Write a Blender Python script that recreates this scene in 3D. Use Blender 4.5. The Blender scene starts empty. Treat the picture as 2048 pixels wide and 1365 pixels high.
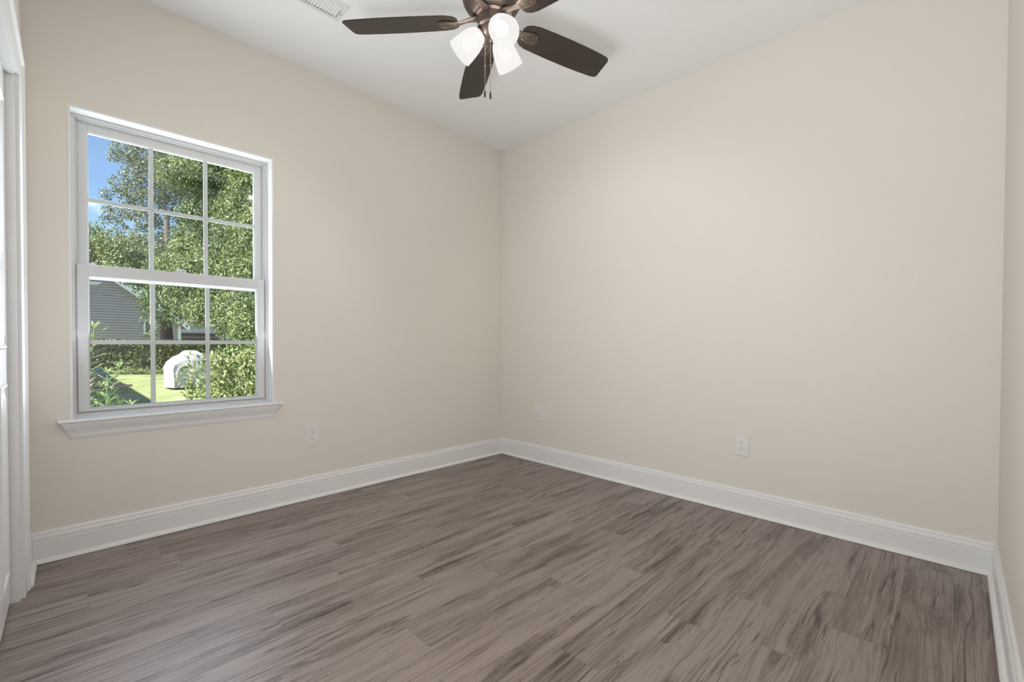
import bpy, math, random
from mathutils import Vector, Matrix, Euler

sc = bpy.context.scene
col = sc.collection
R = math.radians
random.seed(7)

# ------------------------------------------------------------------ camera
cam_d = bpy.data.cameras.new('camera')
cam_d.sensor_width = 36.0
cam_d.lens = 910.48 / 2048 * 36
cam_d.shift_y = 14.385 / 2048
cam_d.clip_start = 0.01
cam_d.clip_end = 300
cam = bpy.data.objects.new('camera', cam_d); col.objects.link(cam)
YAW, PITCH, ROLL = 0.7941, -0.0148, 0.0043
fw = Vector((math.cos(PITCH) * math.sin(YAW), math.cos(PITCH) * math.cos(YAW), math.sin(PITCH)))
rt = Vector((math.cos(YAW), -math.sin(YAW), 0)); up = rt.cross(fw)
r2 = rt * math.cos(ROLL) + up * math.sin(ROLL)
u2 = up * math.cos(ROLL) - rt * math.sin(ROLL)
m = Matrix((r2, u2, -fw)).transposed().to_4x4()
m.translation = Vector((-2.898, -2.9754, 1.0177))
cam.matrix_world = m
sc.camera = cam

# ------------------------------------------------------------------ view
sc.view_settings.view_transform = 'Standard'
sc.view_settings.look = 'None'
sc.view_settings.exposure = 0.57
sc.view_settings.gamma = 1.0
sc.view_settings.use_curve_mapping = False

# ------------------------------------------------------------------ world: sky with a few small clouds
W = bpy.data.worlds.new('sky'); sc.world = W; W.use_nodes = True
nt = W.node_tree; nt.nodes.clear()
wo = nt.nodes.new('ShaderNodeOutputWorld'); bg = nt.nodes.new('ShaderNodeBackground')
sky = nt.nodes.new('ShaderNodeTexSky')
sky.sky_type = 'NISHITA'; sky.sun_disc = False
sky.sun_elevation = R(52); sky.sun_rotation = R(245)
sky.air_density = 1.0; sky.dust_density = 0.3; sky.ozone_density = 4.0
tc = nt.nodes.new('ShaderNodeTexCoord'); mp = nt.nodes.new('ShaderNodeMapping')
mp.inputs['Scale'].default_value = (1, 1, 2.2)
nz = nt.nodes.new('ShaderNodeTexNoise'); nz.inputs['Scale'].default_value = 9.0
nz.inputs['Detail'].default_value = 8; nz.inputs['Roughness'].default_value = 0.55
cr = nt.nodes.new('ShaderNodeValToRGB')
cr.color_ramp.elements[0].position = 0.63; cr.color_ramp.elements[1].position = 0.78
mx = nt.nodes.new('ShaderNodeMix'); mx.data_type = 'RGBA'
mx.inputs[7].default_value = (7.0, 7.4, 8.2, 1)
nt.links.new(tc.outputs['Generated'], mp.inputs['Vector']); nt.links.new(mp.outputs[0], nz.inputs['Vector'])
nt.links.new(nz.outputs['Fac'], cr.inputs[0]); nt.links.new(cr.outputs[0], mx.inputs[0])
nt.links.new(sky.outputs[0], mx.inputs[6]); nt.links.new(mx.outputs[2], bg.inputs[0])
bg.inputs[1].default_value = 0.138
nt.links.new(bg.outputs[0], wo.inputs[0])

# ------------------------------------------------------------------ sun
sd = bpy.data.lights.new('sun', 'SUN'); sd.energy = 7.8; sd.angle = R(0.6); sd.color = (1.0, 0.95, 0.87)
so = bpy.data.objects.new('sun', sd); col.objects.link(so)
SUN = Vector((-0.75, -0.05, 1.15)).normalized()          # direction towards the sun
so.rotation_euler = SUN.to_track_quat('Z', 'Y').to_euler()
so.location = (-10, -6, 14)
BULB_WATTS = 9.5
DAYLIGHT_WATTS = 13.0
FILL_WATTS = 34.0

# daylight coming in through the window opening
pd = bpy.data.lights.new('window_daylight', 'AREA'); pd.shape = 'RECTANGLE'; pd.size = 0.84; pd.size_y = 1.40
pd.energy = DAYLIGHT_WATTS; pd.color = (0.82, 0.88, 1.0)
po = bpy.data.objects.new('window_daylight', pd); col.objects.link(po)
po.location = (-2.384, 0.19, 1.38); po.rotation_euler = (R(-108), 0, 0)   # sky and sunlit lawn

# added soft fill light for the room, unseen in a doorway beside the camera
hd_ = bpy.data.lights.new('fill_light', 'AREA'); hd_.shape = 'RECTANGLE'; hd_.size = 0.76; hd_.size_y = 0.60
hd_.energy = FILL_WATTS; hd_.color = (0.975, 0.985, 1.0)
ho = bpy.data.objects.new('fill_light', hd_); col.objects.link(ho)
ho.location = (-3.34, -2.62, 0.45); ho.rotation_euler = (R(152), 0, R(-52))

# =================================================================== helpers
def srgb(c):
    return tuple(((v / 255) / 12.92 if v <= 10.3 else (((v / 255) + .055) / 1.055) ** 2.4) for v in c)

def mat(name, color, rough=0.5, metal=0.0, spec=0.5, bump=None, vary=None, coat=0.0):
    """vary=(scale, amount): soft mottling of the surface colour, bump=(scale, strength)."""
    M = bpy.data.materials.new(name); M.use_nodes = True
    t = M.node_tree; b = t.nodes['Principled BSDF']
    b.inputs['Base Color'].default_value = (*color, 1)
    b.inputs['Roughness'].default_value = rough
    b.inputs['Metallic'].default_value = metal
    b.inputs['Specular IOR Level'].default_value = spec
    b.inputs['Coat Weight'].default_value = coat
    if bump or vary:
        c = t.nodes.new('ShaderNodeTexCoord')
    if vary:
        n = t.nodes.new('ShaderNodeTexNoise'); n.inputs['Scale'].default_value = vary[0]; n.inputs['Detail'].default_value = 4
        t.links.new(c.outputs['Object'], n.inputs['Vector'])
        x = t.nodes.new('ShaderNodeMix'); x.data_type = 'RGBA'
        k = vary[1]
        x.inputs[6].default_value = (*[v * (1 - k) for v in color], 1)
        x.inputs[7].default_value = (*[min(1, v * (1 + k)) for v in color], 1)
        t.links.new(n.outputs['Fac'], x.inputs[0]); t.links.new(x.outputs[2], b.inputs['Base Color'])
    if bump:
        n = t.nodes.new('ShaderNodeTexNoise'); n.inputs['Scale'].default_value = bump[0]; n.inputs['Detail'].default_value = 3
        t.links.new(c.outputs['Object'], n.inputs['Vector'])
        bn = t.nodes.new('ShaderNodeBump'); bn.inputs['Strength'].default_value = bump[1]; bn.inputs['Distance'].default_value = 0.002
        t.links.new(n.outputs['Fac'], bn.inputs['Height']); t.links.new(bn.outputs[0], b.inputs['Normal'])
    return M

def tag(o, label=None, cat=None, group=None, kind=None):
    if label: o['label'] = label
    if cat: o['category'] = cat
    if group: o['group'] = group
    if kind: o['kind'] = kind
    return o

def empty(name, loc=(0, 0, 0), rz=0.0, parent=None):
    o = bpy.data.objects.new(name, None); o.empty_display_size = 0.1
    col.objects.link(o); o.location = loc; o.rotation_euler = (0, 0, rz)
    if parent: o.parent = parent
    return o

class MB:
    def __init__(s): s.v = []; s.f = []
    def add(s, vs, fs, M=None):
        b = len(s.v)
        s.v += [tuple(M @ Vector(p)) if M else tuple(p) for p in vs]
        s.f += [tuple(b + i for i in f) for f in fs]
        return s
    def box(s, x0, x1, y0, y1, z0, z1, M=None):
        vs = [(x, y, z) for x in (x0, x1) for y in (y0, y1) for z in (z0, z1)]
        return s.add(vs, [(0, 1, 3, 2), (4, 6, 7, 5), (0, 4, 5, 1), (2, 3, 7, 6), (0, 2, 6, 4), (1, 5, 7, 3)], M)
    def loft(s, secs, closed=True, caps=True, M=None):
        n = len(secs[0]); vs = [p for q in secs for p in q]; fs = []
        for i in range(len(secs) - 1):
            for j in range(n if closed else n - 1):
                k = (j + 1) % n
                fs.append((i * n + j, i * n + k, (i + 1) * n + k, (i + 1) * n + j))
        if caps:
            fs.append(tuple(range(n))[::-1]); fs.append(tuple((len(secs) - 1) * n + j for j in range(n)))
        return s.add(vs, fs, M)
    def lathe(s, prof, n=48, M=None, closed=False):
        vs = []; fs = []; k = len(prof)
        for i in range(n):
            a = 2 * math.pi * i / n
            vs += [(r * math.cos(a), r * math.sin(a), z) for r, z in prof]
        for i in range(n):
            i2 = (i + 1) % n
            for j in range(k if closed else k - 1):
                j2 = (j + 1) % k
                fs.append((i * k + j, i2 * k + j, i2 * k + j2, i * k + j2))
        return s.add(vs, fs, M)
    def tube(s, pts, r, n=8, M=None):
        pts = [Vector(p) for p in pts]; secs = []
        for i, p in enumerate(pts):
            d = (pts[min(i + 1, len(pts) - 1)] - pts[max(i - 1, 0)]).normalized()
            a = d.orthogonal().normalized() if abs(d.z) > .9 else d.cross(Vector((0, 0, 1))).normalized()
            if abs(d.z) > .9: a = (Vector((1, 0, 0)) - d * d.x).normalized()
            b = d.cross(a); rr = r[i] if isinstance(r, (list, tuple)) else r
            secs.append([tuple(p + a * rr * math.cos(2 * math.pi * k / n) + b * rr * math.sin(2 * math.pi * k / n)) for k in range(n)])
        return s.loft(secs, M=M)
    def build(s, name, material, parent=None, smooth=False, bevel=0.0, loc=None, rz=None, autosmooth=None):
        me = bpy.data.meshes.new(name); me.from_pydata(s.v, [], s.f); me.update()
        import bmesh
        if len(s.f) < 20000:
            bm = bmesh.new(); bm.from_mesh(me); bmesh.ops.recalc_face_normals(bm, faces=bm.faces); bm.to_mesh(me); bm.free()
        o = bpy.data.objects.new(name, me); col.objects.link(o)
        if material: me.materials.append(material)
        if smooth: me.polygons.foreach_set('use_smooth', [True] * len(me.polygons))
        if autosmooth is not None:
            me.polygons.foreach_set('use_smooth', [True] * len(me.polygons))
            me.set_sharp_from_angle(angle=R(autosmooth))
        if parent: o.parent = parent
        if loc is not None: o.location = loc
        if rz is not None: o.rotation_euler = (0, 0, rz)
        if bevel:
            bv = o.modifiers.new('bevel', 'BEVEL'); bv.width = bevel; bv.segments = 2; bv.limit_method = 'ANGLE'; bv.angle_limit = R(40)
        return o

# =================================================================== materials
WALL = mat('warm_beige_wall_paint', (0.81, 0.768, 0.70), 0.65, spec=0.3, bump=(350, 0.08))
CEIL = mat('flat_white_ceiling_paint', (0.92, 0.923, 0.925), 0.9, spec=0.2, bump=(200, 0.06))
TRIM = mat('white_semigloss_trim_paint', (0.86, 0.86, 0.855), 0.32, spec=0.45)
VINYL = mat('white_window_vinyl', (0.69, 0.69, 0.69), 0.38, spec=0.45)
PLATE = mat('white_outlet_plastic', (0.82, 0.81, 0.79), 0.3)
SLOT = mat('black_slot', (0.01, 0.01, 0.01), 0.6)
BLADE = mat('espresso_fan_blade', (0.040, 0.029, 0.024), 0.42, spec=0.4, bump=(500, 0.25), vary=(30, 0.12))
BRONZE = mat('brushed_bronze_metal', (0.16, 0.125, 0.103), 0.52, metal=0.85, vary=(14, 0.15))
BRASS = mat('chain_metal', (0.30, 0.25, 0.20), 0.4, metal=1.0)
DARKFOB = mat('dark_bronze_fob', (0.07, 0.06, 0.055), 0.35, metal=0.6)

def floor_material():
    M = bpy.data.materials.new('grey_brown_wood_plank_floor'); M.use_nodes = True
    t = M.node_tree; N = t.nodes; L = t.links; b = N['Principled BSDF']
    def node(k, **kw):
        n = N.new(k)
        for a, v in kw.items(): setattr(n, a, v)
        return n
    def math_(op, a, b_=None, c=None):
        n = node('ShaderNodeMath', operation=op)
        for i, v in enumerate((a, b_, c)):
            if v is None: continue
            if isinstance(v, (int, float)): n.inputs[i].default_value = v
            else: L.new(v, n.inputs[i])
        return n.outputs[0]
    co = node('ShaderNodeTexCoord'); sp = node('ShaderNodeSeparateXYZ'); L.new(co.outputs['Object'], sp.inputs[0])
    x, y = sp.outputs[0], sp.outputs[1]
    PW, PL = 0.155, 1.22
    ry = math_('DIVIDE', math_('ADD', y, 0.028), PW)
    row = math_('FLOOR', ry); fy = math_('SUBTRACT', ry, row)
    wn = node('ShaderNodeTexWhiteNoise', noise_dimensions='1D'); L.new(row, wn.inputs['W'])
    rx = math_('DIVIDE', math_('ADD', x, math_('MULTIPLY', wn.outputs['Value'], PL)), PL)
    cl = math_('FLOOR', rx); fx = math_('SUBTRACT', rx, cl)
    cv = node('ShaderNodeCombineXYZ'); L.new(row, cv.inputs[0]); L.new(cl, cv.inputs[1])
    w2 = node('ShaderNodeTexWhiteNoise', noise_dimensions='2D'); L.new(cv.outputs[0], w2.inputs['Vector'])
    rnd = w2.outputs['Value']; rc = node('ShaderNodeSeparateColor'); L.new(w2.outputs['Color'], rc.inputs[0])
    # per-plank coordinates
    px = math_('ADD', x, math_('MULTIPLY', rc.outputs[0], 37.0))
    py = math_('ADD', y, math_('MULTIPLY', rc.outputs[1], 23.0))
    pc = node('ShaderNodeCombineXYZ'); L.new(px, pc.inputs[0]); L.new(py, pc.inputs[1]); L.new(math_('MULTIPLY', rnd, 11.0), pc.inputs[2])
    def noise(scale3, scale, detail, rough=0.5, dist=0.0, src=None):
        mpn = node('ShaderNodeMapping'); mpn.inputs['Scale'].default_value = scale3; L.new(src or pc.outputs[0], mpn.inputs[0])
        n = node('ShaderNodeTexNoise'); n.inputs['Scale'].default_value = scale; n.inputs['Detail'].default_value = detail
        n.inputs['Roughness'].default_value = rough; n.inputs['Distortion'].default_value = dist
        L.new(mpn.outputs[0], n.inputs['Vector']); return n.outputs['Fac']
    # the grain wanders: bend the plank coordinates
    wav = noise((0.9, 2.2, 1), 1.6, 2.0, 0.5)
    pyw = math_('ADD', py, math_('MULTIPLY', math_('SUBTRACT', wav, 0.5), 0.075))
    pc2 = node('ShaderNodeCombineXYZ'); L.new(px, pc2.inputs[0]); L.new(pyw, pc2.inputs[1]); L.new(math_('MULTIPLY', rnd, 11.0), pc2.inputs[2])
    # knots and eyes: scattered centres with fine rings round them
    vm = node('ShaderNodeMapping'); vm.inputs['Scale'].default_value = (0.75, 5.6, 1); L.new(pc.outputs[0], vm.inputs[0])
    vo = node('ShaderNodeTexVoronoi'); vo.voronoi_dimensions = '2D'; vo.inputs['Scale'].default_value = 1.0; L.new(vm.outputs[0], vo.inputs['Vector'])
    kn = noise((3.0, 10.0, 1), 1.6, 3.0, 0.55)
    kd = math_('ADD', vo.outputs['Distance'], math_('MULTIPLY', math_('SUBTRACT', kn, 0.5), 0.62))
    km = node('ShaderNodeMapRange'); km.interpolation_type = 'SMOOTHSTEP'; km.inputs['From Min'].default_value = 0.27; km.inputs['From Max'].default_value = 0.04; L.new(kd, km.inputs['Value'])
    kr = node('ShaderNodeValToRGB'); L.new(math_('FRACT', math_('MULTIPLY', kd, 17.0)), kr.inputs[0])
    e = kr.color_ramp.elements; e[0].position = 0.0; e[0].color = (1, 1, 1, 1); e[1].position = 0.35; e[1].color = (0, 0, 0, 1)
    q = e.new(0.95); q.color = (.6, .6, .6, 1)
    eye = math_('MULTIPLY', km.outputs[0], math_('ADD', math_('MULTIPLY', kr.outputs[0], 0.30), 0.13))
    pc = pc2
    # growth-ring field: contour lines of a stretched noise -> cathedrals and eyes
    ring = noise((0.40, 4.2, 1), 1.5, 2.0, 0.45, 0.30)
    warp = noise((3.0, 14.0, 1), 1.5, 3.0, 0.6)
    fld = math_('ADD', math_('MULTIPLY', ring, 17.0), math_('MULTIPLY', warp, 0.9))
    fld = math_('ADD', fld, math_('MULTIPLY', y, 18.0))
    saw = math_('FRACT', fld)
    rcr = node('ShaderNodeValToRGB'); L.new(saw, rcr.inputs[0])
    e = rcr.color_ramp.elements; e[0].position = 0.0; e[0].color = (0.0, 0, 0, 1); e[1].position = 0.16; e[1].color = (0.85, .85, .85, 1)
    q = e.new(0.8); q.color = (1, 1, 1, 1); q = e.new(0.99); q.color = (0.15, .15, .15, 1)
    # fine fibre
    fib = noise((0.9, 70.0, 1), 2.0, 6.0, 0.72)
    fib2 = noise((9.0, 260.0, 1), 2.0, 2.0, 0.6)
    # broad darker heartwood streaks
    blot = noise((0.55, 6.5, 1), 1.8, 4.0, 0.6, 1.3)
    bcr = node('ShaderNodeValToRGB'); L.new(blot, bcr.inputs[0])
    e = bcr.color_ramp.elements; e[0].position = 0.36; e[0].color = (0, 0, 0, 1); e[1].position = 0.60; e[1].color = (1, 1, 1, 1)
    # thin dark mineral lines
    vein = noise((0.35, 9.0, 1), 1.8, 3.5, 0.6, 0.35)
    vabs = math_('ABSOLUTE', math_('SUBTRACT', vein, 0.5))
    vcr = node('ShaderNodeValToRGB'); L.new(vabs, vcr.inputs[0])
    e = vcr.color_ramp.elements; e[0].position = 0.0; e[0].color = (0, 0, 0, 1); e[1].position = 0.018; e[1].color = (1, 1, 1, 1)
    vmask = noise((0.9, 4.0, 1), 1.3, 1.0)
    vk = math_('MULTIPLY', math_('SUBTRACT', 1.0, vcr.outputs[0]), math_('GREATER_THAN', vmask, 0.46))
    # combine to one value 0..1
    v = math_('MULTIPLY', rcr.outputs[0], 0.13)
    v = math_('ADD', v, math_('MULTIPLY', bcr.outputs[0], 0.26))
    v = math_('SUBTRACT', v, eye)
    v = math_('ADD', v, math_('ADD', math_('MULTIPLY', fib, 1.0), -0.10))
    v = math_('ADD', v, math_('MULTIPLY', fib2, 0.30))
    v = math_('SUBTRACT', v, math_('MULTIPLY', vk, 0.46))
    v = math_('ADD', v, math_('MULTIPLY', math_('SUBTRACT', rnd, 0.5), 0.08))
    ramp = node('ShaderNodeValToRGB'); L.new(v, ramp.inputs[0])
    e = ramp.color_ramp.elements
    e[0].position = 0.17; e[0].color = (*FLOOR_C[0], 1)
    e[1].position = 0.90; e[1].color = (*FLOOR_C[3], 1)
    q = e.new(0.42); q.color = (*FLOOR_C[1], 1); q = e.new(0.66); q.color = (*FLOOR_C[2], 1)
    # seams
    ey = math_('MINIMUM', fy, math_('SUBTRACT', 1.0, fy)); ex = math_('MINIMUM', fx, math_('SUBTRACT', 1.0, fx))
    sy = math_('LESS_THAN', ey, 0.0009 / PW); sx = math_('LESS_THAN', ex, 0.0009 / PL)
    seam = math_('MAXIMUM', sy, sx)
    mixs = node('ShaderNodeMix', data_type='RGBA'); mixs.inputs[7].default_value = (0.07, 0.055, 0.05, 1)
    L.new(math_('MULTIPLY', seam, 0.4), mixs.inputs[0]); L.new(ramp.outputs[0], mixs.inputs[6]); L.new(mixs.outputs[2], b.inputs['Base Color'])
    b.inputs['Roughness'].default_value = 0.40; b.inputs['Specular IOR Level'].default_value = 0.6
    rr = math_('ADD', math_('MULTIPLY', fib, 0.14), 0.34); L.new(rr, b.inputs['Roughness'])
    bn = node('ShaderNodeBump'); bn.inputs['Strength'].default_value = 0.25; bn.inputs['Distance'].default_value = 0.001
    L.new(math_('SUBTRACT', fib, seam), bn.inputs['Height']); L.new(bn.outputs[0], b.inputs['Normal'])
    return M
FLOOR_C = [(0.050, 0.034, 0.028), (0.122, 0.089, 0.075), (0.205, 0.156, 0.136), (0.325, 0.262, 0.234)]
FLOOR = floor_material()

def glass_material():
    M = bpy.data.materials.new('clear_window_glass'); M.use_nodes = True
    t = M.node_tree; t.nodes.remove(t.nodes['Principled BSDF'])
    o = t.nodes['Material Output']; tr = t.nodes.new('ShaderNodeBsdfTransparent'); gl = t.nodes.new('ShaderNodeBsdfGlossy')
    tr.inputs[0].default_value = (0.97, 0.985, 0.98, 1); gl.inputs['Roughness'].default_value = 0.02
    x = t.nodes.new('ShaderNodeMixShader'); x.inputs[0].default_value = 0.03
    t.links.new(tr.outputs[0], x.inputs[1]); t.links.new(gl.outputs[0], x.inputs[2]); t.links.new(x.outputs[0], o.inputs[0])
    return M
GLASS = glass_material()

def glow(name, color, strength, clear):
    """frosted, glowing lamp glass: gives light off and lets the bulb's light through"""
    M = bpy.data.materials.new(name); M.use_nodes = True
    t = M.node_tree; t.nodes.remove(t.nodes['Principled BSDF']); o = t.nodes['Material Output']
    em = t.nodes.new('ShaderNodeEmission'); em.inputs[0].default_value = (*color, 1); em.inputs[1].default_value = strength
    tr = t.nodes.new('ShaderNodeBsdfTransparent'); x = t.nodes.new('ShaderNodeMixShader'); x.inputs[0].default_value = clear
    t.links.new(em.outputs[0], x.inputs[1]); t.links.new(tr.outputs[0], x.inputs[2]); t.links.new(x.outputs[0], o.inputs[0])
    return M
SHADE = glow('frosted_white_lamp_glass', (1.0, 0.975, 0.94), 0.64, 0.26)
BULB = glow('glowing_bulb', (1.0, 0.97, 0.93), 1.6, 0.7)

def leaf_material(name, c_dark, c_mid, c_light, trans=0.22, rough=0.42):
    M = bpy.data.materials.new(name); M.use_nodes = True
    t = M.node_tree; b = t.nodes['Principled BSDF']; o = t.nodes['Material Output']
    g = t.nodes.new('ShaderNodeNewGeometry'); cr = t.nodes.new('ShaderNodeValToRGB')
    e = cr.color_ramp.elements; e[0].color = (*c_dark, 1); e[1].color = (*c_light, 1); q = e.new(0.5); q.color = (*c_mid, 1)
    t.links.new(g.outputs['Random Per Island'], cr.inputs[0]); t.links.new(cr.outputs[0], b.inputs['Base Color'])
    b.inputs['Roughness'].default_value = rough; b.inputs['Specular IOR Level'].default_value = 0.4
    tl = t.nodes.new('ShaderNodeBsdfTranslucent'); t.links.new(cr.outputs[0], tl.inputs[0])
    x = t.nodes.new('ShaderNodeMixShader'); x.inputs[0].default_value = trans
    t.links.new(b.outputs[0], x.inputs[1]); t.links.new(tl.outputs[0], x.inputs[2]); t.links.new(x.outputs[0], o.inputs[0])
    return M

# =================================================================== room shell
XL, YB, H = -2.972, -3.106, 2.74
LA = R(-1.5)                                    # left wall runs very slightly out of square
def S(o): return tag(o, kind='structure')

f = MB().box(-4.7, 0.12, -3.25, 0.04, -0.10, 0.0); S(f.build('floor', FLOOR))
c = MB().box(-4.7, 0.15, -3.25, 0.16, H, H + 0.12); S(c.build('ceiling', CEIL))
WX0, WX1, WZ0, WZ1 = -2.826, -1.942, 0.640, 2.113    # window opening
w = MB()
w.box(-4.7, WX0, 0, 0.15, -0.4, H); w.box(WX1, 0.15, 0, 0.15, -0.4, H)
w.box(WX0, WX1, 0, 0.15, -0.4, WZ0 - 0.02); w.box(WX0, WX1, 0, 0.15, WZ1, H)
S(w.build('wall_window_side', WALL))
S(MB().box(0, 0.12, YB, 0, -0.1, H).build('wall_right', WALL))
S(MB().box(-4.6, 0.12, YB - 0.12, YB, -0.1, H).build('wall_rear', WALL))
# left wall in its own frame: origin in the corner, room towards +x, wall running -y
def LW(mb, name, material, **k):
    return mb.build(name, material, loc=(XL, 0, 0), rz=LA, **k)
DY0, DY1, DZ = -0.372, -1.95, 2.045                  # closet opening
w = MB(); w.box(-0.115, 0, -0.005 + DY0, 0, 0, H); w.box(-0.115, 0, -2.22, DY1 + .005, 0, H); w.box(-0.115, 0, DY1, DY0, DZ + .005, H); w.box(-0.115, 0, -3.02, -2.22, 2.04, H); w.box(-0.115, 0, -3.13, -3.02, 0, H)
S(LW(w, 'wall_left', WALL))
w = MB(); w.box(-0.85, -0.75, -2.12, 0.0, 0, H); w.box(-0.75, -0.115, -2.12, -2.04, 0, H)
S(LW(w, 'wall_closet', WALL))

S(MB().box(-4.7, -4.6, YB - .12, 0.0, -.1, H).build('wall_hall', WALL))
j = MB(); j.box(-.117, .002, -3.038, -3.02, 0, 2.04); j.box(-.117, .002, -2.22, -2.202, 0, 2.04); j.box(-.117, .002, -3.02, -2.22, 2.022, 2.04)
S(LW(j, 'trim_3', TRIM))
# baseboards ---------------------------------------------------------
BP = [(0, 0), (0.026, 0), (0.026, 0.0016), (0.031, 0.0016), (0.031, 0.004), (0.029, 0.011), (0.023, 0.017), (0.0165, 0.0195), (0.0150, 0.020),
      (0.0150, 0.098), (0.0128, 0.1005), (0.0128, 0.1035), (0.0150, 0.106), (0.0150, 0.118), (0.0135, 0.1235),
      (0.0100, 0.1265), (0.0100, 0.1290), (0.0115, 0.1310), (0.0105, 0.1380), (0.0075, 0.1425), (0.0, 0.1430)]
mb = MB().loft([[(XL + d, -d, z) for d, z in BP], [(-d, -d, z) for d, z in BP]]); S(mb.build('baseboard_window_side', TRIM, autosmooth=35))
mb = MB().loft([[(-d, -d, z) for d, z in BP], [(-d, YB + d, z) for d, z in BP]]); S(mb.build('baseboard_right', TRIM, autosmooth=35))
mb = MB().loft([[(-d, YB + d, z) for d, z in BP], [(-3.04, YB + d, z) for d, z in BP]]); S(mb.build('baseboard_rear', TRIM, autosmooth=35))
mb = MB().loft([[(d, -d, z) for d, z in BP], [(d, -0.283, z) for d, z in BP]]); S(LW(mb, 'baseboard_left', TRIM, autosmooth=35))

# closet door casing -------------------------------------------------
CP = [(0, 0), (0, 0.011), (0.004, 0.0125), (0.010, 0.0125), (0.014, 0.0105), (0.022, 0.0115), (0.040, 0.0135), (0.052, 0.0150),
      (0.056, 0.0135), (0.062, 0.0160), (0.066, 0.0200), (0.070, 0.0225), (0.080, 0.0225), (0.084, 0.0200), (0.084, 0)]
ya, yb = DY0 + 0.004, DY1 - 0.004
secs = [[(t, ya + s, 0.0) for s, t in CP], [(t, ya + s, DZ - .004 + s) for s, t in CP],
        [(t, yb - s, DZ - .004 + s) for s, t in CP], [(t, yb - s, 0.0) for s, t in CP]]
S(LW(MB().loft(secs), 'trim_1', TRIM, autosmooth=30))
# jamb lining of the closet opening
j = MB(); j.box(-0.115, 0.0, DY0 - 0.018, DY0, 0, DZ); j.box(-0.115, 0.0, DY1, DY1 + 0.018, 0, DZ); j.box(-0.115, 0.0, DY1, DY0, DZ - .018, DZ)
S(LW(j, 'trim_2', TRIM))

# closet doors: two pairs of panelled leaves
def door_leaf(parent, y0, y1, first):
    t0, t1 = -0.062, -0.027
    lf = MB().box(t0, t1, y1, y0, 0.012, DZ - 0.026).build('leaf', TRIM, parent, bevel=0.002)
    for z0, z1 in ((0.14, 0.86), (0.98, 1.90)):
        pn = MB(); s = 0.075; ya_, yb_ = y0 - s, y1 + s
        def ring(off, x): return [(x, ya_ - off, z0 + off), (x, yb_ + off, z0 + off), (x, yb_ + off, z1 - off), (x, ya_ - off, z1 - off)]
        pn.loft([ring(0, t1 - .001), ring(0.006, t1 + .006), ring(0.014, t1 + .007), ring(0.022, t1 + 0.001), ring(0.034, t1 + .001), ring(0.055, t1 + .006)])
        pn.build('panel', TRIM, lf)
    return lf
d1 = empty('door_1', (XL, 0, 0), LA); S(d1)
yy = DY0 - 0.020; wl = (DY0 - DY1 - 0.044) / 4
for i in range(4): door_leaf(d1, yy - i * wl - (0.012 if i == 0 else .002), yy - (i + 1) * wl, i == 0)

# =================================================================== window
win = empty('window_1', (0, 0, 0)); S(win)
Y0 = 0.072                                      # face of the vinyl unit
# painted wood jamb liner (returns)
mb = MB(); t = 0.012
mb.box(WX0, WX0 + t * .5, 0.0005, Y0 + .06, WZ0, WZ1); mb.box(WX1 - t * .5, WX1, 0.0005, Y0 + .06, WZ0, WZ1); mb.box(WX0, WX1, 0.0005, Y0 + .06, WZ1 - t * .5, WZ1)
mb.box(WX0 - .004, WX0 + .005, -0.003, 0.004, WZ0, WZ1 - .005); mb.box(WX1 - .005, WX1 + .004, -0.003, 0.004, WZ0, WZ1 - .005); mb.box(WX0 - .004, WX1 + .004, -0.003, 0.004, WZ1 - .005, WZ1 + .004)
mb.build('jamb', TRIM, win)
# vinyl master frame, stepped
def frame_ring(mb, x0, x1, z0, z1, wd, ya, yb, wb=None, wt=None):
    wb = wd if wb is None else wb; wt = wd if wt is None else wt
    mb.box(x0, x0 + wd, ya, yb, z0, z1); mb.box(x1 - wd, x1, ya, yb, z0, z1)
    mb.box(x0 + wd, x1 - wd, ya, yb, z0, z0 + wb); mb.box(x0 + wd, x1 - wd, ya, yb, z1 - wt, z1)
mb = MB()
frame_ring(mb, WX0 + .005, WX1 - .005, WZ0, WZ1 - .005, 0.014, Y0, 0.145, wb=.016)
frame_ring(mb, WX0 + .019, WX1 - .019, WZ0 + .016, WZ1 - .019, 0.006, Y0 + .012, 0.145, wb=.006)
frame_ring(mb, WX0 + .025, WX1 - .025, WZ0 + .022, WZ1 - .025, 0.008, Y0 + .034, 0.145, wb=.004)
mb.build('frame', VINYL, win, bevel=0.0015)
# upper sash
UX0, UX1 = WX0 + .033, WX1 - .033
def sash(name, x0, x1, z0, z1, ws, wb, wt, ya, yb, glass_y):
    m = MB(); frame_ring(m, x0, x1, z0, z1, ws, ya, yb, wb, wt)
    frame_ring(m, x0 + ws, x1 - ws, z0 + wb, z1 - wt, 0.004, ya + .006, yb, .004, .004)
    s = m.build(name, VINYL, win, bevel=0.0018)
    gx0, gx1, gz0, gz1 = x0 + ws + .004, x1 - ws - .004, z0 + wb + .004, z1 - wt - .004
    MB().box(gx0 - .003, gx1 + .003, glass_y, glass_y + .004, gz0 - .003, gz1 + .003).build('pane', GLASS, s)
    m = MB(); gw = 0.0105; zm = (gz0 + gz1) / 2
    yg = glass_y + .008
    for k in (1, 2):
        xm = gx0 + (gx1 - gx0) * k / 3; m.box(xm - gw, xm + gw, yg, yg + .006, gz0, gz1)
    xs = [gx0] + [gx0 + (gx1 - gx0) * k / 3 for k in (1, 2)] + [gx1]
    for a, b_ in zip(xs[:-1], xs[1:]): m.box(a + (gw if a != gx0 else 0), b_ - (gw if b_ != gx1 else 0), yg + .0005, yg + .0055, zm - gw, zm + gw)
    m.build('muntin', VINYL, s, bevel=0.001)
    return s
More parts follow.
